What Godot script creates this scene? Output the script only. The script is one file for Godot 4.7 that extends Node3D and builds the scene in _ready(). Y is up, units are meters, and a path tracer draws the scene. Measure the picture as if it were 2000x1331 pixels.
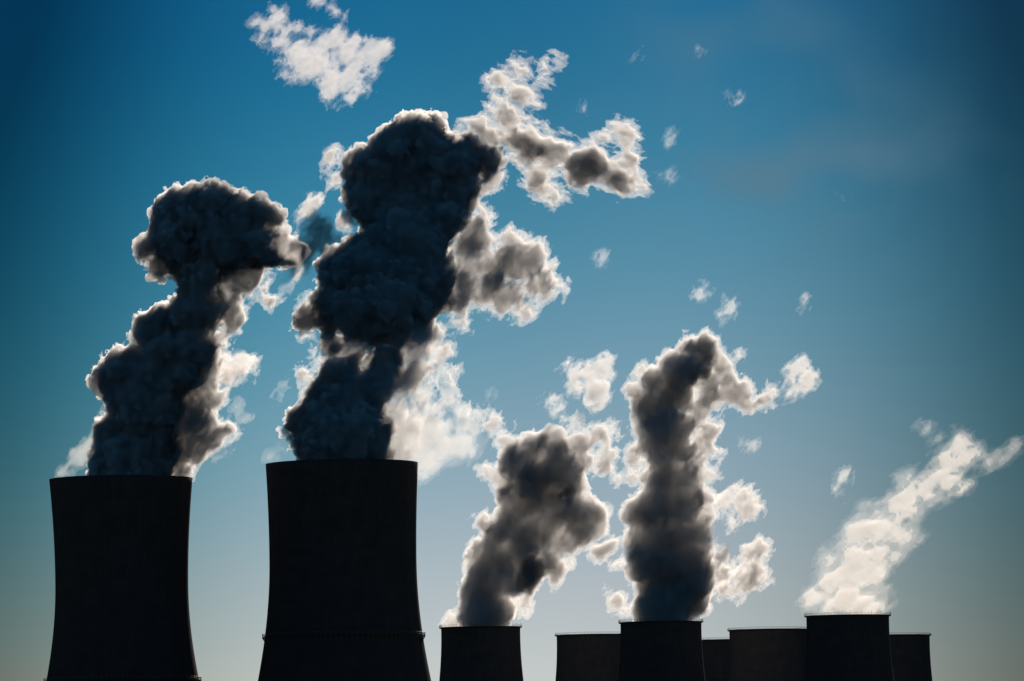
extends Node3D

# Cooling towers of a power station against the light, their steam drifting to the right.
# The places of the towers and the outlines of the plumes were measured on the photograph (2000 x 1331, focal length FOCAL) and are built at their real
# distance and size: towers about 112 m tall, 1.8 km (two near ones) and 3.3 to 3.8 km (the far group) away, the steam as real scattering volumes.

const FOCAL := 11100.0
const MID := Vector2(1000.0, 665.5)
var eye := Vector3(0.0, 1.7, 0.0)
var view := Basis.IDENTITY
var concrete: StandardMaterial3D
var plain_concrete: StandardMaterial3D
var steel: StandardMaterial3D
var fogs := {}
var vapours := []


func _ready() -> void:
	# camera
	var cam := Camera3D.new()
	cam.name = "camera"
	cam.fov = rad_to_deg(2.0 * atan(MID.y / FOCAL))
	cam.near = 1.0
	cam.far = 40000.0
	cam.position = eye
	cam.rotation_degrees = Vector3(4.68, 0.0, -0.8)
	view = cam.basis
	add_child(cam)

	# sky, sun, exposure
	var env := Environment.new()
	env.background_mode = Environment.BG_SKY
	env.sky = Sky.new()
	var pano := PanoramaSkyMaterial.new()
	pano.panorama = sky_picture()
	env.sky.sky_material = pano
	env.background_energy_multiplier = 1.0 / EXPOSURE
	env.tonemap_mode = Environment.TONE_MAPPER_LINEAR
	env.tonemap_exposure = EXPOSURE
	env.volumetric_fog_enabled = true
	env.volumetric_fog_density = 0.0
	env.sdfgi_enabled = true
	env.ssao_enabled = true
	env.ssil_enabled = true
	var around := WorldEnvironment.new()
	around.name = "world_environment"
	around.environment = env
	add_child(around)
	var sun := DirectionalLight3D.new()
	sun.name = "sun"
	sun.light_energy = 1.6
	sun.light_color = Color(1.0, 0.93, 0.86)
	sun.light_angular_distance = 0.5
	sun.shadow_enabled = true
	sun.rotation_degrees = Vector3(-SUN_UP, 180.0 - SUN_RIGHT, 0.0)
	add_child(sun)

	materials()
	setting()
	towers()
	plumes()
	build_vapours()

const EXPOSURE := 5.0
const SUN_UP := 24.0
const SUN_RIGHT := 11.0


func at(px: float, py: float, distance: float) -> Vector3:
	return eye + view * Vector3((px - MID.x) / FOCAL, (MID.y - py) / FOCAL, -1.0) * distance


func tag(o: Node, label: String, category: String, group := "") -> void:
	o.set_meta("label", label)
	o.set_meta("category", category)
	if group:
		o.set_meta("group", group)


# ---------------------------------------------------------------- sky

func sky_colour(up: float, side: float) -> Vector3:
	# up: degrees above the horizon, side: degrees right of the view; linear light as it leaves the camera. Pale haze low down, deep blue higher; lens vignette painted in towards the sides, lifted beyond as fill.
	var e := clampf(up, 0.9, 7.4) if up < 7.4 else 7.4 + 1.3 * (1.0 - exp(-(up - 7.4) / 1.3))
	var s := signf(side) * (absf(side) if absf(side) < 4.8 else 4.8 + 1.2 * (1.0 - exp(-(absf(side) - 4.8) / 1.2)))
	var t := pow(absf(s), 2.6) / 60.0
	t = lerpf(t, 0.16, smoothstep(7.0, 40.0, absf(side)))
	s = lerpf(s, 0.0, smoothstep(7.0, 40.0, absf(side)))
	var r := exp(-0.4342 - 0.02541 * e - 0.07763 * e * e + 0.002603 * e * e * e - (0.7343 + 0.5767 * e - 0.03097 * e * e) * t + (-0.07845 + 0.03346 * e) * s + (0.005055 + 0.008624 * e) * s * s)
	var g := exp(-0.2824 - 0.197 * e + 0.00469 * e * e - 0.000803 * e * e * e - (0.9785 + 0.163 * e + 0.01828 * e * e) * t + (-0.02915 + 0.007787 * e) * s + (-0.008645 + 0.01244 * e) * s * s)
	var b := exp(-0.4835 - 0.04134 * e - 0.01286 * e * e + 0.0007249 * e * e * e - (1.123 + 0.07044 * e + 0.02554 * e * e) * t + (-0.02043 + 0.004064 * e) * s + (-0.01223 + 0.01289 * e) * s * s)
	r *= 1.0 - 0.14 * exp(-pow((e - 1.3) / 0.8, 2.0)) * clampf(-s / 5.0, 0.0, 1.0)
	return Vector3(r, g, b)


func sky_picture() -> ImageTexture:
	var w := 4096
	var h := 2048
	# the whole sky coarsely, then the part round the view finely
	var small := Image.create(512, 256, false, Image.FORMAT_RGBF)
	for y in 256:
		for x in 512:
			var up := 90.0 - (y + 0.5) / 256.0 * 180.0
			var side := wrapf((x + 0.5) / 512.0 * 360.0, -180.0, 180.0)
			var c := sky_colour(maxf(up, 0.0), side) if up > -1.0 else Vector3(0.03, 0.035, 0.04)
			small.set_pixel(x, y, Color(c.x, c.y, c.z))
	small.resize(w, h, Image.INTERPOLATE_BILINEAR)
	var veil := FastNoiseLite.new()
	veil.seed = 5
	veil.frequency = 0.6
	veil.fractal_octaves = 5
	for y in range(852, 1036):
		for x in range(-230, 230):
			var up := 90.0 - (y + 0.5) / h * 180.0
			var side := (x + 0.5) / w * 360.0
			var c := sky_colour(maxf(up, 0.0), side)
			# thin drifting vapour high on the right
			var near := exp(-pow((side - 2.9) / 1.4, 2.0) - pow((up - 6.4) / 0.7, 2.0)) + 0.6 * exp(-pow((side - 2.4) / 0.9, 2.0) - pow((up - 7.75) / 0.5, 2.0))
			var thick := clampf(0.45 + 1.3 * veil.get_noise_2d(side, up * 1.4), 0.0, 1.0) * near
			c = c.lerp(Vector3(0.105, 0.20, 0.265), 0.7 * thick)
			small.set_pixel(posmod(x, w), y, Color(c.x, c.y, c.z))
	return ImageTexture.create_from_image(small)


# ---------------------------------------------------------------- materials, ground

func materials() -> void:
	# concrete poured in lifts, base tone darkened to give backlit silhouettes, streaked from the rim down
	var im := Image.create(512, 512, false, Image.FORMAT_RGB8)
	var blotch := FastNoiseLite.new()
	blotch.seed = 3
	blotch.frequency = 0.012
	blotch.fractal_octaves = 5
	var streak := FastNoiseLite.new()
	streak.seed = 8
	streak.frequency = 0.05
	streak.fractal_octaves = 4
	for y in 512:
		for x in 512:
			var a := TAU * x / 512.0
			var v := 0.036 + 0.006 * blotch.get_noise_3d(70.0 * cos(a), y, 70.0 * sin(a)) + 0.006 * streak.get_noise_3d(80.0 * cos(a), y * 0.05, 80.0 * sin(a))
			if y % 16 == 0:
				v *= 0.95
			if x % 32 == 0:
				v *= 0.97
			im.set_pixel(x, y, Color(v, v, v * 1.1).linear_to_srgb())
	concrete = StandardMaterial3D.new()
	concrete.albedo_texture = ImageTexture.create_from_image(im)
	concrete.uv1_scale = Vector3(2.0, 4.0, 1.0)
	concrete.roughness = 1.0
	concrete.specular_mode = BaseMaterial3D.SPECULAR_DISABLED
	plain_concrete = StandardMaterial3D.new()
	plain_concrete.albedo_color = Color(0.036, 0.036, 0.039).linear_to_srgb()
	plain_concrete.roughness = 1.0
	plain_concrete.specular_mode = BaseMaterial3D.SPECULAR_DISABLED
	steel = StandardMaterial3D.new()
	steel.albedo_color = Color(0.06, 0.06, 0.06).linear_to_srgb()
	steel.roughness = 0.8


func fog(density: float) -> FogMaterial:
	if not fogs.has(density):
		var m := FogMaterial.new()
		m.albedo = Color(1.0, 1.0, 1.0)
		m.density = density
		m.resource_name = "steam"
		fogs[density] = m
	return fogs[density]


func setting() -> void:
	var g := MeshInstance3D.new()
	g.name = "ground"
	var p := PlaneMesh.new()
	p.size = Vector2(60000, 60000)
	g.mesh = p
	var m := StandardMaterial3D.new()
	# dark woodland and bare soil in broad patches
	var patches := FastNoiseLite.new()
	patches.seed = 21
	patches.frequency = 0.02
	patches.fractal_octaves = 6
	var tones := Gradient.new()
	tones.offsets = PackedFloat32Array([0.0, 0.45, 0.6, 1.0])
	tones.colors = PackedColorArray([Color(0.018, 0.024, 0.014).linear_to_srgb(), Color(0.026, 0.032, 0.018).linear_to_srgb(), Color(0.045, 0.042, 0.03).linear_to_srgb(), Color(0.06, 0.052, 0.04).linear_to_srgb()])
	var cover := NoiseTexture2D.new()
	cover.width = 1024
	cover.height = 1024
	cover.seamless = true
	cover.noise = patches
	cover.color_ramp = tones
	m.albedo_texture = cover
	m.uv1_scale = Vector3(40, 40, 1)
	m.roughness = 1.0
	m.specular_mode = BaseMaterial3D.SPECULAR_DISABLED
	g.material_override = m
	g.set_meta("kind", "structure")
	add_child(g)


# ---------------------------------------------------------------- towers

func ring(profile: PackedVector2Array, n: int) -> ArrayMesh:
	# a closed profile of (radius, height) turned about the y axis
	var st := SurfaceTool.new()
	st.begin(Mesh.PRIMITIVE_TRIANGLES)
	var k := profile.size()
	for i in n + 1:
		var a := TAU * i / n
		for q in profile:
			st.set_uv(Vector2(float(i) / n, q.y * 0.01))
			st.add_vertex(Vector3(q.x * cos(a), q.y, q.x * sin(a)))
	for i in n:
		for j in k:
			var a := i * k + j
			var b := i * k + (j + 1) % k
			for v in [a, b, a + k, b, b + k, a + k]:
				st.add_index(v)
	st.generate_normals()
	return st.commit()


func part(called: String, m: Mesh, material: Material, parent: Node) -> MeshInstance3D:
	var o := MeshInstance3D.new()
	o.name = called
	o.mesh = m
	o.material_override = material
	parent.add_child(o, true)
	return o


func bar(st: SurfaceTool, a: Vector3, b: Vector3, w: float) -> void:
	# a square bar from a to b
	var along := (b - a).normalized()
	var u := along.cross(Vector3.UP if absf(along.y) < 0.9 else Vector3.RIGHT).normalized() * w * 0.5
	var v := along.cross(u).normalized() * w * 0.5
	var q := [u + v, v - u, -u - v, u - v]
	for i in 4:
		var c: Vector3 = q[i]
		var d: Vector3 = q[(i + 1) % 4]
		for p in [a + c, b + c, a + d, a + d, b + c, b + d]:
			st.add_vertex(p)


func rails(r: float, y: float, high: float, n: int, rod: float) -> ArrayMesh:
	# posts with two rails round a walkway; every third post carries a rod
	var st := SurfaceTool.new()
	st.begin(Mesh.PRIMITIVE_TRIANGLES)
	for i in n:
		var d := Vector3(cos(TAU * i / n), 0.0, sin(TAU * i / n)) * r
		var e := Vector3(cos(TAU * (i + 1) / n), 0.0, sin(TAU * (i + 1) / n)) * r
		var up := Vector3.UP * (y + high)
		bar(st, d + Vector3.UP * y, d + (up if rod == 0.0 or i % 3 else Vector3.UP * (y + rod)), 0.12)
		bar(st, d + up, e + up, 0.12)
		bar(st, d + up - Vector3.UP * high * 0.5, e + up - Vector3.UP * high * 0.5, 0.08)
	st.generate_normals()
	return st.commit()


func tower(px: float, py: float, half: float, throat: float, waist: float, upper: float, lower: float, lip: bool, gallery: float, rod: float, label: String, group: String, top_radius := 24.3) -> void:
	# half: half the rim's width in the photograph; throat: metres from the rim down to the narrowest place; waist: its radius; gallery: metres from the rim down to a walkway
	var d := top_radius / half * FOCAL
	var top := at(px, py, d)
	var o := Node3D.new()
	o.name = "cooling_tower"
	o.position = Vector3(top.x, 0.0, top.z)
	add_child(o, true)
	tag(o, label, "cooling tower", group)
	var h := top.y
	var radius := func(y: float) -> float:
		var below := h - y - throat
		return waist * sqrt(1.0 + pow(below / (lower if below > 0.0 else upper), 2.0))
	var outer := PackedVector2Array()
	var inner := PackedVector2Array()
	for i in 61:
		var y := lerpf(h, 9.0, i / 60.0)
		var r: float = radius.call(y)
		outer.append(Vector2(r, y))
		inner.append(Vector2(r - 0.35 - 0.5 * i / 60.0, y))
	inner.reverse()
	outer.append_array(inner)
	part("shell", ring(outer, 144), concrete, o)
	if lip:
		var r: float = radius.call(h)
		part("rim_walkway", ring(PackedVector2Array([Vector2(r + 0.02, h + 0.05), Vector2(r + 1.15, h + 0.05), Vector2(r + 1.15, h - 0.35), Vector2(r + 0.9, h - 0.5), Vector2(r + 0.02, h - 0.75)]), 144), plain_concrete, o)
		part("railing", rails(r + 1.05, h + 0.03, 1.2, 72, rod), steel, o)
	if gallery > 0.0:
		var y := h - gallery
		var r: float = radius.call(y) + 0.06
		part("gallery_walkway", ring(PackedVector2Array([Vector2(r, y), Vector2(r + 0.75, y), Vector2(r + 0.75, y - 0.18), Vector2(r + 0.04, y - 0.18)]), 144), plain_concrete, o)
		part("railing", rails(r + 0.68, y - 0.05, 1.1, 96, 0.0), steel, o)
		var st := SurfaceTool.new()
		st.begin(Mesh.PRIMITIVE_TRIANGLES)
		for i in 96:
			var n := Vector3(cos(TAU * i / 96.0), 0.0, sin(TAU * i / 96.0))
			bar(st, n * (r + 0.7) + Vector3.UP * (y - 0.15), n * (r + 0.1) + Vector3.UP * (y - 1.1), 0.14)
		st.generate_normals()
		part("gallery_brackets", st.commit(), steel, o).set_meta("kind", "stuff")
	# slanting columns that carry the shell over the air inlet
	var legs := SurfaceTool.new()
	legs.begin(Mesh.PRIMITIVE_TRIANGLES)
	var foot: float = radius.call(0.0)
	var head: float = radius.call(9.0) - 0.4
	for i in 44:
		for k in [-0.5, 0.5]:
			var a: float = TAU * i / 44.0
			var b: float = TAU * (i + k) / 44.0
			bar(legs, Vector3(foot * cos(a), -0.2, foot * sin(a)), Vector3(head * cos(b), 9.3, head * sin(b)), 0.8)
	legs.generate_normals()
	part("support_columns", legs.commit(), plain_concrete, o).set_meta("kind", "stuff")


func towers() -> void:
	var near := "near cooling towers"
	var far := "far cooling towers"
	tower(235.7, 936, 140.5, 34.1, 21.2, 83.4, 54.0, false, 64.6, 0.0, "big black cooling tower on the left, without a ring at its waist in view", near, 23.0)
	tower(667.5, 906, 148.4, 31.0, 23.5, 111.0, 62.0, false, 55.4, 0.0, "biggest cooling tower, with a thin gallery ring round its waist", near)
	tower(938.7, 1226, 77.6, 4.0, 24.2, 60.0, 78.0, true, 0.0, 2.4, "far cooling tower standing alone to the right of the two big towers, steaming", far)
	tower(1161, 1241, 74.0, 4.0, 24.2, 60.0, 78.0, true, 0.0, 0.0, "far idle cooling tower with railing, its right side behind the tower with the upright plume", far)
	tower(1291, 1216, 79.4, 4.0, 24.2, 60.0, 78.0, true, 0.0, 2.0, "far steaming cooling tower under the tall upright plume, standing before two idle ones", far)
	tower(1430, 1251, 72.0, 4.0, 24.2, 60.0, 78.0, true, 0.0, 0.0, "far cooling tower almost hidden, only a low strip of its rim showing between neighbours", far)
	tower(1501, 1231, 76.5, 4.0, 24.2, 60.0, 78.0, true, 0.0, 0.0, "far idle cooling tower with railing, just left of the tower with the slanting plume", far)
	tower(1656, 1203.5, 81.0, 4.0, 24.2, 60.0, 78.0, true, 0.0, 2.4, "far cooling tower under the pale slanting plume, its rim highest of the far group", far)
	tower(1743.5, 1242, 72.8, 4.0, 24.2, 60.0, 78.0, true, 0.0, 0.0, "far idle cooling tower at the right end of the row, half hidden by its neighbour", far)


# ---------------------------------------------------------------- steam

class Vapour:
	var called := ""
	var parent: Node3D
	var origin := Vector3.ZERO      # pixel that lies at the parent's place
	var scale := 1.0                # metres in a pixel there
	var turn := Basis.IDENTITY
	var puffs := PackedFloat32Array()
	var kind := "billow"
	var cell := 3.0
	var amount := 1.0               # size of the roughness against that of the near plumes
	var grain := 1.0
	var drift := Vector2(0.6, -0.8)
	var stretch := 0.6
	var levels := [0.0]
	var fogs := [null]
	var low := Vector3.ZERO
	var nx := 0
	var ny := 0
	var nz := 0
	var reach := 30.0
	var slabs := []
	var grid := PackedFloat32Array()
	var live := PackedByteArray()
	var noises := []
	var meshes := []

	func prepare() -> void:
		var a := Vector3.ONE * 1e9
		var b := Vector3.ONE * -1e9
		for i in range(0, puffs.size(), 4):
			var p := Vector3(puffs[i], puffs[i + 1], puffs[i + 2])
			var r := Vector3.ONE * (puffs[i + 3] + reach)
			a = a.min(p - r)
			b = b.max(p + r)
		low = a
		nx = int(ceil((b.x - a.x) / cell / 8.0)) * 8
		ny = int(ceil((b.y - a.y) / cell / 8.0)) * 8
		nz = int(ceil((b.z - a.z) / cell / 8.0)) * 8
		slabs.resize(ny / 8)
		meshes.resize(levels.size())
		if kind == "billow":
			noises = [noise(FastNoiseLite.TYPE_CELLULAR, 1.0 / 46.0, 0, 0.0), noise(FastNoiseLite.TYPE_CELLULAR, 1.0 / 21.0, 0, 0.0), noise(FastNoiseLite.TYPE_CELLULAR, 1.0 / 10.0, 0, 0.0), noise(FastNoiseLite.TYPE_SIMPLEX_SMOOTH, 1.0 / 60.0, 4, 0.0)]
		else:
			noises = [noise(FastNoiseLite.TYPE_SIMPLEX_SMOOTH, 1.0 / 58.0, 5, 30.0), noise(FastNoiseLite.TYPE_SIMPLEX_SMOOTH, 1.0 / 26.0, 4, 12.0)]
			noises[1].fractal_type = FastNoiseLite.FRACTAL_RIDGED

	func noise(type: int, frequency: float, octaves: int, warp: float) -> FastNoiseLite:
		var n := FastNoiseLite.new()
		n.seed = 11 + puffs.size() + octaves + int(1.0 / frequency)
		n.noise_type = type
		n.frequency = frequency
		n.fractal_type = FastNoiseLite.FRACTAL_FBM if octaves > 0 else FastNoiseLite.FRACTAL_NONE
		n.fractal_octaves = maxi(octaves, 1)
		n.fractal_gain = 0.62 if warp > 0.0 else 0.5
		n.cellular_return_type = FastNoiseLite.RETURN_DISTANCE
		n.cellular_distance_function = FastNoiseLite.DISTANCE_EUCLIDEAN
		if warp > 0.0:
			n.domain_warp_enabled = true
			n.domain_warp_amplitude = warp
			n.domain_warp_frequency = 1.0 / 60.0
			n.domain_warp_fractal_octaves = 2
		return n

	func slab(by: int) -> void:
		# eight layers of the field, block by block
		var row := PackedFloat32Array()
		row.resize(8 * nx * nz)
		row.fill(60.0)
		var alive := PackedByteArray()
		alive.resize(nx / 8 * (nz / 8))
		var soft := 5.0
		var half := 3.5 * cell
		var diagonal := half * 1.75
		var n0: FastNoiseLite = noises[0]
		var n1: FastNoiseLite = noises[1]
		var n2: FastNoiseLite = noises[2] if noises.size() > 2 else null
		var n3: FastNoiseLite = noises[3] if noises.size() > 3 else null
		var rough := kind != "billow"
		var coarse := 38.0 if kind == "wisp" else 20.0
		var fine := 22.0 if kind == "wisp" else 5.0
		var flat := 0.55 if rough else 0.9
		var thin := 1.6 if rough else 1.0
		var near := PackedFloat32Array()
		for bz in nz / 8:
			for bx in nx / 8:
				var c := low + Vector3(bx * 8 + 3.5, by * 8 + 3.5, bz * 8 + 3.5) * cell
				near.clear()
				var closest := 1e9
				for i in range(0, puffs.size(), 4):
					var dist := c.distance_to(Vector3(puffs[i], puffs[i + 1], puffs[i + 2])) - puffs[i + 3]
					if dist < diagonal + reach + 14.0:
						near.append(puffs[i])
						near.append(puffs[i + 1])
						near.append(puffs[i + 2])
						near.append(puffs[i + 3])
						closest = minf(closest, dist)
				if closest > diagonal + reach + 4.0:
					continue
				if closest < -diagonal - reach:
					for y in 8:
						for z in 8:
							var k := (y * nz + bz * 8 + z) * nx + bx * 8
							for x in 8:
								row[k + x] = -60.0
					continue
				alive[bz * (nx / 8) + bx] = 1
				var m := near.size()
				for y in 8:
					var py := low.y + (by * 8 + y) * cell
					for z in 8:
						var pz := low.z + (bz * 8 + z) * cell
						var k := (y * nz + bz * 8 + z) * nx + bx * 8
						for x in 8:
							var px := low.x + (bx * 8 + x) * cell
							var sum := 0.0
							for i in range(0, m, 4):
								var ex := px - near[i]
								var ey := py - near[i + 1]
								var ez := (pz - near[i + 2]) * thin
								var dist := sqrt(ex * ex + ey * ey + ez * ez) - near[i + 3]
								if dist < 45.0:
									sum += exp(-dist / soft)
							if sum < 1e-3:
								continue
							var f := -soft * log(sum)
							if absf(f) < reach:
								var gx := px * grain
								var gy := py * grain
								var gz := pz * grain * flat
								if rough:
									# torn and drawn out along the drift
									var along := (gx * drift.x + gy * drift.y) * stretch
									var across := (gy * drift.x - gx * drift.y) * 1.15
									f += amount * (coarse * n0.get_noise_3d(along, across, gz) - fine * (n1.get_noise_3d(along, across, gz) - 0.1))
								else:
									f += amount * (22.0 * (n0.get_noise_3d(gx, gy, gz) + 0.35) + 15.0 * (n1.get_noise_3d(gx, gy, gz) + 0.4) + 8.5 * (n2.get_noise_3d(gx, gy, gz) + 0.4) + 13.0 * n3.get_noise_3d(gx, gy, gz))
							row[k + x] = f
		slabs[by] = [row, alive]

	func gather() -> void:
		for s in slabs:
			grid.append_array(s[0])
			live.append_array(s[1])
		slabs.clear()

	func without_specks(index: PackedInt32Array, count: int, least: int) -> PackedInt32Array:
		var root := PackedInt32Array(range(count))
		for i in range(0, index.size(), 3):
			for j in 2:
				var a := index[i]
				while root[a] != a:
					root[a] = root[root[a]]
					a = root[a]
				var b := index[i + 1 + j]
				while root[b] != b:
					root[b] = root[root[b]]
					b = root[b]
				root[b] = a
		var size := PackedInt32Array()
		size.resize(count)
		var of := PackedInt32Array()
		of.resize(index.size() / 3)
		for i in of.size():
			var a := index[i * 3]
			while root[a] != a:
				a = root[a]
			of[i] = a
			size[a] += 1
		var kept := PackedInt32Array()
		for i in of.size():
			if size[of[i]] >= least:
				kept.append(index[i * 3])
				kept.append(index[i * 3 + 1])
				kept.append(index[i * 3 + 2])
		return kept

	func polygonise(level: int) -> void:
		# surface nets: one vertex in each cell that the surface crosses, one quad round each crossed edge
		var iso: float = levels[level]
		var half := level > 0
		var side := 4 if half else 8
		var g := grid
		var nx := self.nx
		var ny := self.ny
		var nz := self.nz
		var cell := self.cell
		if half:
			g = PackedFloat32Array()
			g.resize(nx / 2 * (ny / 2) * (nz / 2))
			var to := 0
			for y in range(0, ny, 2):
				for z in range(0, nz, 2):
					var from := (y * nz + z) * nx
					for x in range(0, nx, 2):
						g[to] = grid[from + x]
						to += 1
			nx /= 2
			ny /= 2
			nz /= 2
			cell *= 2.0
		var sx := 1
		var sz := nx
		var sy := nx * nz
		var bnx := nx / side
		var bnz := nz / side
		var number := {}
		var vertices := PackedVector3Array()
		var index := PackedInt32Array()
		for by in ny / side:
			for bz in bnz:
				for bx in bnx:
					# a cell takes the corner with the lowest numbers; cells of dead blocks next to live ones are constant there
					if live[(by * bnz + bz) * bnx + bx] == 0:
						continue
					for y in range(by * side, mini(by * side + side, ny - 1)):
						for z in range(bz * side, mini(bz * side + side, nz - 1)):
							var k := y * sy + z * sz + bx * side
							for x in range(bx * side, mini(bx * side + side, nx - 1)):
								var a0 := g[k]
								var a1 := g[k + 1]
								var a2 := g[k + sz]
								var a3 := g[k + sz + 1]
								var a4 := g[k + sy]
								var a5 := g[k + sy + 1]
								var a6 := g[k + sy + sz]
								var a7 := g[k + sy + sz + 1]
								var s := int(a0 < iso) + int(a1 < iso) + int(a2 < iso) + int(a3 < iso) + int(a4 < iso) + int(a5 < iso) + int(a6 < iso) + int(a7 < iso)
								if s > 0 and s < 8:
									var v := Vector3.ZERO
									var n := 0
									if (a0 < iso) != (a1 < iso): v += Vector3((iso - a0) / (a1 - a0), 0, 0); n += 1
									if (a2 < iso) != (a3 < iso): v += Vector3((iso - a2) / (a3 - a2), 0, 1); n += 1
									if (a4 < iso) != (a5 < iso): v += Vector3((iso - a4) / (a5 - a4), 1, 0); n += 1
									if (a6 < iso) != (a7 < iso): v += Vector3((iso - a6) / (a7 - a6), 1, 1); n += 1
									if (a0 < iso) != (a2 < iso): v += Vector3(0, 0, (iso - a0) / (a2 - a0)); n += 1
									if (a1 < iso) != (a3 < iso): v += Vector3(1, 0, (iso - a1) / (a3 - a1)); n += 1
									if (a4 < iso) != (a6 < iso): v += Vector3(0, 1, (iso - a4) / (a6 - a4)); n += 1
									if (a5 < iso) != (a7 < iso): v += Vector3(1, 1, (iso - a5) / (a7 - a5)); n += 1
									if (a0 < iso) != (a4 < iso): v += Vector3(0, (iso - a0) / (a4 - a0), 0); n += 1
									if (a1 < iso) != (a5 < iso): v += Vector3(1, (iso - a1) / (a5 - a1), 0); n += 1
									if (a2 < iso) != (a6 < iso): v += Vector3(0, (iso - a2) / (a6 - a2), 1); n += 1
									if (a3 < iso) != (a7 < iso): v += Vector3(1, (iso - a3) / (a7 - a3), 1); n += 1
									number[k] = vertices.size()
									var w := (low + (Vector3(x, y, z) + v / n) * cell - origin) * scale
									vertices.append(turn * Vector3(w.x, -w.y, -w.z))
								k += 1
		for k in number:
			# the three edges that start at this cell's lowest corner
			var inside: bool = g[k] < iso
			for e in 3:
				var step: int = [sx, sz, sy][e]
				if (g[k + step] < iso) != inside:
					var u: int = [sz, sy, sx][e]
					var w: int = [sy, sx, sz][e]
					var q0 = number.get(k)
					var q1 = number.get(k - u)
					var q2 = number.get(k - u - w)
					var q3 = number.get(k - w)
					if q0 == null or q1 == null or q2 == null or q3 == null:
						continue
					if inside:
						index.append_array(PackedInt32Array([q0, q1, q2, q0, q2, q3]))
					else:
						index.append_array(PackedInt32Array([q0, q2, q1, q0, q3, q2]))
		index = without_specks(index, vertices.size(), 48)
		var volume := 0.0
		for i in range(0, index.size(), 3):
			volume += vertices[index[i]].dot(vertices[index[i + 1]].cross(vertices[index[i + 2]]))
		if volume > 0.0:
			index.reverse()
		meshes[level] = [vertices, index, volume]


func vapour(called: String, parent: Node3D, origin: Vector2, scale: float, kind: String, cell: float, amount: float, levels: Array, densities: Array, list: Array, depth := 0.0, lean := 0.0, bigger := 0.0, drift := Vector2(0.6, -0.8), stretch := 0.6) -> void:
	# list: x, y and radius of puffs in pixels of the photograph; depth: pixels farther away, lean: so much per pixel of height
	var v := Vapour.new()
	v.called = called
	v.parent = parent
	v.origin = Vector3(origin.x, origin.y, 0.0)
	v.scale = scale
	v.turn = view
	v.kind = kind
	v.drift = drift.normalized()
	v.stretch = stretch
	v.cell = cell
	v.amount = amount
	v.grain = 1.0 / sqrt(amount) if amount < 1.0 else 1.0
	v.levels = levels
	v.fogs = densities.map(fog)
	var r := RandomNumberGenerator.new()
	r.seed = list.size() * 7 + int(origin.x)
	for i in range(0, list.size(), 3):
		v.puffs.append(list[i])
		v.puffs.append(list[i + 1])
		v.puffs.append(depth + lean * (origin.y - list[i + 1]) + r.randf_range(-0.6, 0.6) * (1.0 if kind == "billow" else 0.6) * list[i + 2])
		v.puffs.append(list[i + 2] + bigger)
	v.reach = {"billow": 32.0, "wisp": 46.0, "veil": 24.0}[kind] * amount
	v.prepare()
	vapours.append(v)


func billow(parent: Node3D, origin: Vector2, scale: float, list: Array, near: bool, lean := 0.0) -> void:
	# thin envelope with round heads, dense clumps inside, torn fringe
	if near:
		vapour("steam_billow", parent, origin, scale, "billow", 2.6, 1.0, [0.0], [0.45], list, 0.0, lean, 0.5)
		vapour("steam_clump", parent, origin, scale, "wisp", 5.4, 0.75, [0.0], [0.6], list, 0.0, lean, 0.0)
	else:
		vapour("steam_billow", parent, origin, scale, "billow", 2.5, 0.65, [0.0], [0.14], list, 0.0, lean, 2.0)
		vapour("steam_clump", parent, origin, scale, "wisp", 3.4, 0.6, [0.0], [0.13], list, 0.0, lean, -1.0)
		vapour("steam_fringe", parent, origin, scale, "wisp", 3.4, 0.5, [0.0], [0.055], list, 0.0, lean, 5.0)


func build_vapours() -> void:
	var t0 := Time.get_ticks_msec()
	var jobs := []
	for v in vapours:
		for i in v.slabs.size():
			jobs.append([v, i])
	var id := WorkerThreadPool.add_group_task(func(i): jobs[i][0].slab(jobs[i][1]), jobs.size(), -1, true)
	WorkerThreadPool.wait_for_group_task_completion(id)
	var t1 := Time.get_ticks_msec()
	var shapes := []
	for v in vapours:
		v.gather()
		for i in v.levels.size():
			shapes.append([v, i])
	id = WorkerThreadPool.add_group_task(func(i): shapes[i][0].polygonise(shapes[i][1]), shapes.size(), -1, true)
	WorkerThreadPool.wait_for_group_task_completion(id)
	var t2 := Time.get_ticks_msec()
	var total := 0
	for v in vapours:
		for i in v.levels.size():
			var m = v.meshes[i]
			if m[1].size() == 0:
				continue
			total += m[1].size() / 3
			var arrays := []
			arrays.resize(Mesh.ARRAY_MAX)
			arrays[Mesh.ARRAY_VERTEX] = m[0]
			arrays[Mesh.ARRAY_INDEX] = m[1]
			var mesh := ArrayMesh.new()
			mesh.add_surface_from_arrays(Mesh.PRIMITIVE_TRIANGLES, arrays)
			var o := part(v.called if i == 0 else "inner_" + v.called, mesh, v.fogs[i], v.parent)
			if v.kind != "billow":
				o.set_meta("kind", "stuff")
	print("field %d ms, mesh %d ms, %d triangles" % [t1 - t0, t2 - t1, total])
	vapours.clear()


func plume(px: float, py: float, distance: float, label: String) -> Node3D:
	var o := Node3D.new()
	o.name = "steam_plume"
	o.position = at(px, py, distance)
	add_child(o, true)
	tag(o, label, "steam plume", "steam plumes over the cooling towers")
	return o


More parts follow.
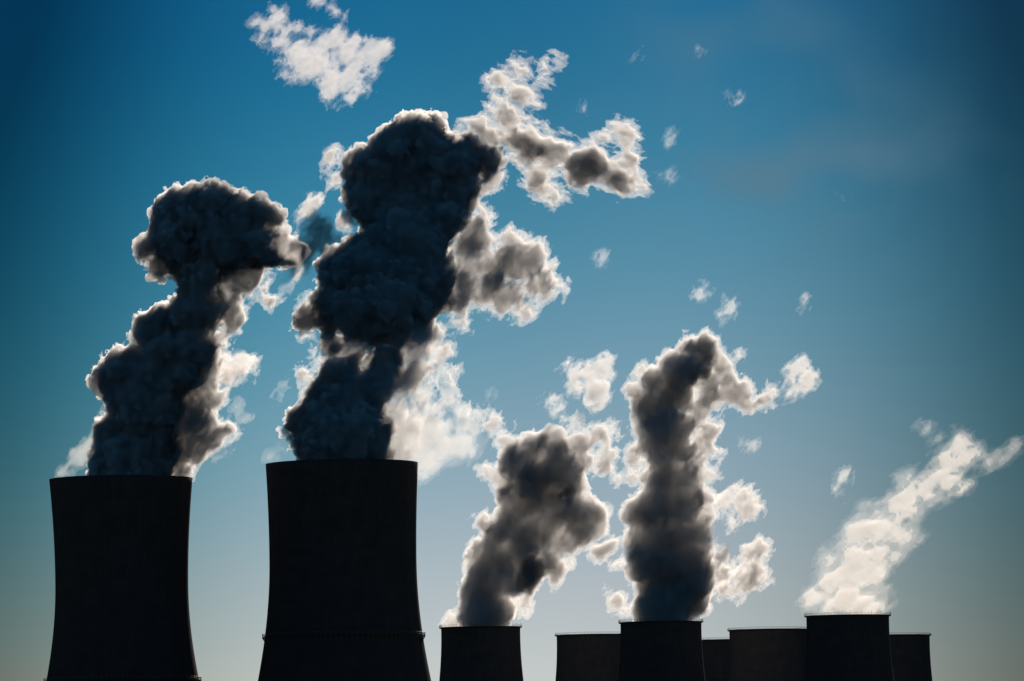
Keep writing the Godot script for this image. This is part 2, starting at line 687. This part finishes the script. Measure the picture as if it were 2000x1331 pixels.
func plumes() -> void:
	var o: Node3D
	var c: Vector2
	var body: Array
	var s: float
	# over the near left tower
	s = 23.0 / 140.5
	c = Vector2(235.7, 936)
	o = plume(c.x, c.y, s * FOCAL, "dark zigzag steam plume with a rounded head above the big tower on the left")
	body = [
		227, 737, 44, 250, 722, 36, 285, 791, 70, 254, 858, 66, 240, 917, 66, 294, 737, 56, 294, 647, 34, 330, 638, 42, 376, 610, 42, 398, 574, 32, 403, 620, 28, 376, 683, 42, 353, 728, 42, 320, 690, 40,
		389, 430, 66, 349, 421, 48, 330, 466, 42, 290, 484, 18, 448, 430, 50, 421, 394, 32, 488, 421, 40, 524, 421, 22, 376, 507, 50, 312, 516, 22, 434, 475, 55, 488, 475, 45, 394, 543, 32, 533, 489, 34, 300, 870, 50, 290, 915, 45, 545, 487, 27, 573, 488, 22]
	billow(o, c, s, body, true)
	vapour("steam_arm", o, c, s, "wisp", 2.2, 0.9, [3.0, -4.0], [0.1, 0.15], [
		598, 489, 23, 626, 470, 24, 645, 462, 20, 616, 430, 16, 619, 450, 20, 614, 405, 9, 578, 522, 13, 590, 505, 18, 460, 721, 14, 476, 708, 9, 448, 732, 10], -100.0, 0.0, 4.0)
	vapour("steam_arm_fringe", o, c, s, "wisp", 2.9, 0.6, [0.0], [0.04], [
		560, 487, 26, 601, 495, 28, 628, 450, 26, 613, 400, 16, 608, 425, 22, 578, 529, 20, 565, 561, 14, 595, 530, 18, 470, 800, 16, 480, 815, 12, 452, 850, 12, 430, 880, 12, 416, 890, 10, 548, 775, 8, 556, 752, 8], -100.0)
	vapour("steam_wisp", o, c, s, "wisp", 2.65, 1.0, [3.0, -7.0], [0.085, 0.55], [
		457, 511, 35, 452, 556, 35, 488, 543, 30, 515, 583, 16, 448, 601, 30, 457, 633, 22, 430, 674, 25, 412, 701, 25, 403, 728, 25, 466, 719, 16, 484, 701, 9, 443, 737, 12,
		376, 791, 40, 371, 827, 45, 403, 836, 35, 430, 840, 14, 421, 782, 20, 367, 881, 35, 349, 917, 30, 400, 760, 25, 340, 890, 40])
	vapour("steam_veil", o, c, s, "veil", 3.0, 1.2, [2.0, -4.0], [0.03, 0.05], [
		200, 810, 12, 195, 835, 16, 180, 865, 18, 152, 893, 20, 125, 921, 14, 360, 900, 22, 355, 930, 18])
	# over the near right tower
	s = 24.3 / 148.4
	c = Vector2(667.5, 906)
	o = plume(c.x, c.y, s * FOCAL, "biggest steam plume, nearly black, with a white ragged arm trailing to the upper right")
	body = [
		804, 270, 60, 836, 244, 32, 772, 286, 52, 724, 314, 42, 679, 302, 12, 679, 330, 14, 705, 385, 36, 686, 372, 22, 756, 340, 60, 804, 340, 70, 868, 308, 52, 900, 302, 44, 948, 305, 26, 884, 356, 46,
		730, 410, 38, 772, 420, 56, 836, 388, 56, 884, 398, 26, 820, 436, 56, 868, 430, 34, 788, 468, 56, 705, 497, 42, 654, 516, 35, 660, 539, 42, 724, 552, 72, 788, 552, 70, 836, 546, 42, 820, 494, 56,
		628, 594, 25, 596, 622, 19, 576, 628, 9, 644, 610, 35, 692, 610, 46, 756, 603, 52, 804, 600, 46, 846, 581, 30, 724, 645, 30, 772, 642, 32, 812, 628, 28, 640, 668, 16, 752, 712, 26,
		660, 750, 44, 628, 770, 25, 679, 718, 19, 612, 824, 46, 590, 824, 28, 570, 843, 13, 676, 808, 66, 704, 776, 46, 745, 744, 28, 660, 866, 70, 698, 856, 62, 735, 840, 28, 712, 888, 36, 628, 872, 46, 680, 894, 56, 722, 888, 34]
	billow(o, c, s, body, true, 0.5)
	vapour("steam_wisp", o, c, s, "wisp", 2.65, 0.8, [3.0, -8.0], [0.085, 0.4], [
		926, 388, 18, 942, 410, 22, 916, 442, 35, 932, 468, 35, 903, 484, 35, 948, 500, 25, 916, 526, 35, 958, 526, 30, 900, 558, 35, 948, 558, 35, 996, 516, 40, 1012, 484, 28, 993, 455, 14, 1044, 500, 32, 1060, 548, 35, 1092, 558, 14,
		932, 568, 35, 903, 594, 25, 980, 568, 35, 1018, 600, 20, 1076, 568, 22, 900, 629, 10,
		650, 690, 30, 690, 680, 28, 730, 690, 28, 775, 675, 30, 800, 690, 28, 818, 720, 26, 802, 745, 30, 780, 720, 26, 640, 690, 24, 660, 702, 22, 625, 703, 16, 820, 680, 30, 846, 652, 22, 790, 690, 28, 628, 712, 18, 596, 738, 14, 602, 760, 12, 590, 651, 12, 609, 654, 10, 586, 590, 10, 638, 295, 14, 647, 337, 12, 666, 430, 16, 692, 436, 12, 958, 340, 22, 948, 359, 16, 878, 728, 12, 870, 690, 12, 967, 827, 16], 0.0, 0.5)
	vapour("trailing_steam", o, c, s, "wisp", 2.65, 0.8, [3.0, -8.0], [0.085, 0.4], [
		969, 141, 16, 964, 182, 16, 987, 195, 22, 1013, 177, 22, 1043, 187, 13, 1008, 116, 10, 1033, 118, 11, 1059, 118, 12, 1092, 108, 9, 1059, 136, 12, 1000, 218, 24, 990, 238, 28, 936, 226, 20, 913, 246, 16, 957, 254, 22, 1008, 264, 30, 1038, 254, 22,
		1033, 284, 30, 1072, 284, 32, 1100, 274, 18, 1054, 330, 28, 1059, 361, 25, 1082, 374, 16, 1084, 318, 16, 1143, 318, 38, 1174, 302, 26, 1161, 284, 20, 1184, 259, 13, 1199, 323, 28, 1225, 341, 28, 1235, 300, 20, 1238, 264, 13, 1232, 238, 11, 1210, 236, 9, 1258, 348, 13], 330.0, 0.0, 2.0, Vector2(0.9, 0.3))
	vapour("trailing_clump", o, c, s, "wisp", 2.6, 0.5, [0.0], [0.3], [1135, 322, 26, 1150, 315, 28, 1168, 303, 22, 1125, 330, 18, 1008, 262, 16, 1030, 275, 18, 1050, 288, 16, 1215, 338, 16], 330.0, 0.0, 0.0, Vector2(0.9, 0.3))
	vapour("steam_shred", o, c, s, "wisp", 2.8, 0.8, [2.0], [0.11], [
		768, 745, 26, 778, 785, 28, 770, 830, 32, 782, 870, 30, 765, 895, 26, 800, 830, 20, 826, 772, 16, 846, 800, 14, 862, 720, 12, 880, 770, 12, 905, 800, 14, 935, 815, 12], 0.0, 0.4, 0.0, Vector2(0.25, -1.0))
	vapour("steam_veil", o, c, s, "veil", 3.2, 1.5, [4.0, -6.0, -14.0], [0.016, 0.04, 0.06], [
		760, 755, 32, 765, 815, 40, 762, 875, 42, 785, 755, 30, 792, 800, 34, 788, 850, 38, 783, 890, 36, 807, 699, 28, 836, 674, 35, 852, 661, 25, 814, 744, 28, 823, 792, 35, 826, 840, 45, 820, 888, 45, 833, 910, 22, 852, 840, 40, 868, 872, 35, 900, 824, 30, 926, 840, 26, 900, 872, 30, 561, 872, 14, 535, 898, 14])
	# over the leftmost far tower
	s = 24.3 / 77.6
	c = Vector2(938.7, 1226)
	o = plume(c.x, c.y, s * FOCAL, "short mottled grey steam plume above the tower that stands alone")
	body = [
		945, 1202, 46, 941, 1155, 38, 975, 1185, 28, 949, 1113, 34, 924, 1088, 12, 941, 1071, 18, 987, 1134, 28, 979, 1092, 32,
		1000, 974, 26, 1033, 983, 28, 1008, 907, 32, 1050, 924, 30, 1092, 916, 36, 1109, 941, 30, 1084, 882, 24, 1042, 873, 22, 1076, 852, 10, 1088, 848, 8,
		1126, 1000, 30, 1160, 1000, 22, 1101, 1008, 26, 1067, 1008, 26, 1134, 1038, 26, 1172, 1033, 12, 1109, 1059, 20, 1076, 1092, 20, 1088, 1113, 13, 1084, 1134, 9]
	body.append_array([975, 1046, 24, 1008, 1038, 30, 996, 1008, 24, 1021, 1071, 30, 1038, 1038, 30, 1060, 960, 30, 1030, 945, 30, 1085, 975, 26, 1042, 1113, 24, 1025, 1130, 22, 1065, 1050, 24])
	billow(o, c, s, body, false)
	vapour("steam_wisp", o, c, s, "wisp", 2.65, 0.6, [2.5, -6.0], [0.055, 0.25], [
		954, 1029, 18, 941, 1021, 12, 987, 949, 18, 966, 932, 16, 1000, 878, 20, 983, 865, 13, 1042, 1113, 28, 1025, 1134, 24,
		1134, 869, 26, 1172, 848, 24, 1185, 882, 18, 1176, 907, 20, 1143, 903, 22, 1193, 831, 12, 1134, 819, 12, 1193, 1067, 16, 1168, 1075, 16, 1202, 1105, 10, 1109, 1101, 10, 1025, 1168, 14, 1021, 1193, 16, 878, 1218, 10, 890, 1210, 12, 1113, 966, 24, 954, 920, 12, 1060, 862, 20, 1110, 870, 20])
	# over the tower in front of the far group
	s = 24.3 / 79.4
	c = Vector2(1291, 1216)
	o = plume(c.x, c.y, s * FOCAL, "tall upright grey steam plume with white torn right side above the far group")
	body = [
		1295, 1201, 52, 1256, 1195, 18, 1323, 1153, 60, 1271, 1143, 27, 1362, 1134, 32, 1256, 1100, 32, 1304, 1095, 50, 1352, 1095, 38, 1380, 1110, 18, 1256, 1057, 30, 1304, 1047, 40, 1352, 1042, 30, 1371, 1023, 15,
		1256, 1004, 32, 1229, 1004, 9, 1295, 994, 40, 1338, 985, 32, 1275, 975, 20, 1362, 965, 13, 1304, 936, 36, 1338, 932, 26, 1275, 927, 12, 1295, 888, 32, 1328, 879, 26, 1271, 869, 19,
		1299, 840, 40, 1256, 835, 19, 1328, 831, 24, 1280, 792, 36, 1247, 787, 15, 1319, 768, 36, 1280, 744, 24, 1328, 725, 34, 1365, 706, 28, 1381, 676, 14, 1352, 684, 18, 1314, 703, 18]
	billow(o, c, s, body, false)
	vapour("steam_wisp", o, c, s, "wisp", 2.65, 0.6, [2.5, -6.0], [0.055, 0.25], [
		1376, 744, 28, 1391, 768, 30, 1420, 744, 26, 1444, 768, 26, 1463, 792, 18, 1492, 783, 20, 1506, 763, 12, 1448, 696, 10, 1367, 811, 26, 1386, 840, 20, 1367, 864, 24, 1395, 888, 13, 1362, 908, 22, 1381, 927, 20, 1381, 970, 18, 1386, 999, 13,
		1381, 672, 22, 1395, 690, 20, 1352, 676, 18, 1410, 712, 18, 1256, 730, 16, 1237, 763, 15, 1232, 884, 15, 1251, 898, 15, 1208, 932, 12, 1237, 936, 13, 1203, 1172, 17, 1218, 1191, 15, 1371, 1191, 12, 1410, 1085, 18, 1386, 1071, 14, 1410, 1119, 22])
	# over the tower on the right
	s = 24.3 / 81.0
	c = Vector2(1656, 1203.5)
	o = plume(c.x, c.y, s * FOCAL, "pale slanting steam plume drifting right from the highest tower of the far group")
	vapour("steam_wisp", o, c, s, "wisp", 2.65, 0.62, [3.0, -5.0, -15.0], [0.006, 0.018, 0.08], [
		1686, 1189, 40, 1652, 1172, 35, 1622, 1176, 25, 1583, 1172, 22, 1725, 1172, 18, 1725, 1189, 14, 1622, 1133, 30, 1660, 1125, 35, 1703, 1125, 35, 1622, 1095, 22, 1669, 1086, 34, 1716, 1086, 32, 1746, 1086, 20,
		1682, 1043, 34, 1720, 1035, 34, 1755, 1043, 30, 1780, 1039, 20, 1712, 1000, 18, 1695, 992, 12, 1746, 992, 28, 1780, 1000, 26, 1772, 966, 28, 1810, 962, 28, 1780, 936, 18, 1759, 936, 12, 1849, 940, 28, 1823, 932, 20, 1879, 944, 22,
		1858, 906, 24, 1888, 902, 24, 1840, 889, 14, 1879, 876, 22, 1909, 884, 20, 1930, 902, 14, 1870, 850, 14, 1836, 859, 10, 1806, 841, 12, 1952, 893, 11, 1973, 893, 9, 1988, 876, 9], 0.0, 0.0, 2.0, Vector2(0.75, -0.66), 0.42)
	scraps()


func scrap(distance: float, list: Array, density: float, label: String, amount := 0.7) -> void:
	var o := Node3D.new()
	o.name = "steam_scrap"
	var c := Vector2(list[0], list[1])
	o.position = at(c.x, c.y, distance)
	add_child(o, true)
	tag(o, label, "steam cloud", "scraps of steam torn off the plumes")
	vapour("wisp", o, c, distance / FOCAL, "wisp", 2.0, amount, [2.0, -5.0], [density * 0.6, density * 2.0], list, 0.0, 0.0, -2.5 if list.size() < 12 else 1.0)


func scraps() -> void:
	scrap(1950.0, [644, 147, 18, 537, 45, 12, 515, 48, 12, 502, 43, 9, 508, 73, 9, 540, 21, 8, 554, 57, 12, 556, 81, 14, 558, 97, 13, 556, 121, 9, 558, 143, 9, 577, 97, 16, 592, 114, 24, 577, 117, 14, 615, 107, 20, 591, 136, 14, 618, 128, 18, 604, 60, 10, 580, 59, 10, 627, 83, 10,
		661, 74, 16, 655, 59, 10, 661, 31, 9, 646, 17, 8, 618, 3, 11, 679, 97, 16, 661, 104, 16, 696, 100, 18, 687, 117, 22, 713, 97, 13, 730, 92, 13, 748, 97, 10, 730, 112, 14, 722, 135, 12, 653, 130, 18, 661, 155, 22, 684, 138, 20, 653, 173, 15, 649, 190, 12, 648, 204, 8, 687, 168, 9, 713, 174, 9, 682, 190, 8, 696, 147, 12], 0.05, "large white torn steam scrap at the top, left of the biggest plume's head")
	scrap(3500.0, [1143, 730, 26, 1176, 722, 20, 1168, 764, 24, 1113, 722, 15, 1185, 701, 10, 1151, 781, 16, 1130, 745, 16], 0.05, "white three-cornered steam scrap floating above the short mottled plume")
	scrap(3500.0, [1084, 777, 10, 1080, 790, 8, 1097, 815, 9, 1100, 800, 8], 0.04, "faint broken steam shred between the three-cornered scrap and the short mottled plume")
	scrap(3400.0, [1554, 730, 20, 1573, 739, 15, 1540, 763, 13, 1569, 715, 10, 1548, 748, 14], 0.05, "small white steam scrap right of the head of the tall upright plume")
	scrap(3450.0, [1458, 994, 24, 1448, 965, 18, 1420, 985, 15, 1429, 1023, 12, 1470, 975, 14, 1405, 980, 12], 0.07, "white steam puff halfway up the right side of the tall upright plume")
	scrap(3450.0, [1458, 1134, 26, 1434, 1153, 19, 1482, 1124, 17, 1468, 1081, 16, 1492, 1071, 11, 1460, 1105, 14, 1410, 1155, 14], 0.09, "dark-hearted steam puff low at the right side of the tall upright plume")
	scrap(3400.0, [1362, 573, 9, 1372, 570, 10, 1381, 560, 7], 0.028, "small pale steam shred above the head of the tall upright plume, left of another")
	scrap(3400.0, [1425, 591, 10, 1421, 609, 10, 1409, 622, 7], 0.028, "small pale steam shred just above and right of the tall upright plume's head")
	scrap(2000.0, [1176, 509, 9, 1178, 498, 8], 0.028, "tiny white steam fleck in open sky right of the biggest plume's ragged side")
	scrap(2000.0, [955, 767, 8, 964, 771, 7], 0.024, "tiny curved steam fleck between the biggest plume's base and the three-cornered scrap")
	scrap(2000.0, [1290, 340, 7, 1304, 336, 8, 1314, 343, 7], 0.024, "thin steam shred just off the right tip of the biggest plume's arm")
	scrap(2000.0, [1240, 104, 7, 1247, 111, 7], 0.024, "tiny steam streak high in the sky above the arm of the biggest plume")
	scrap(2000.0, [1437, 186, 9, 1428, 184, 7], 0.024, "tiny steam fleck in the upper right sky, largest of those far from any plume")
	scrap(2000.0, [1318, 264, 8, 1309, 271, 7], 0.024, "tiny faint steam fleck up and right of the tip of the biggest plume's arm")
	scrap(2000.0, [1366, 95, 7], 0.024, "faintest steam fleck near the top edge, right of the tiny steam streak")
	scrap(2000.0, [1141, 212, 7], 0.024, "tiny steam fleck close above the middle of the biggest plume's arm")
	scrap(3300.0, [1466, 866, 8, 1458, 867, 7], 0.028, "tiny steam fleck right of the upright plume's middle, above the white puff")
	scrap(3300.0, [1571, 578, 8, 1572, 597, 7], 0.028, "pair of tiny steam flecks above the small scrap right of the upright plume")
	scrap(3250.0, [1654, 925, 8, 1650, 945, 9, 1646, 962, 7], 0.025, "thin upright steam shred left of the pale slanting plume")
	scrap(2000.0, [1646, 385, 8], 0.024, "lone tiny steam fleck in the right-hand sky, far from every plume")
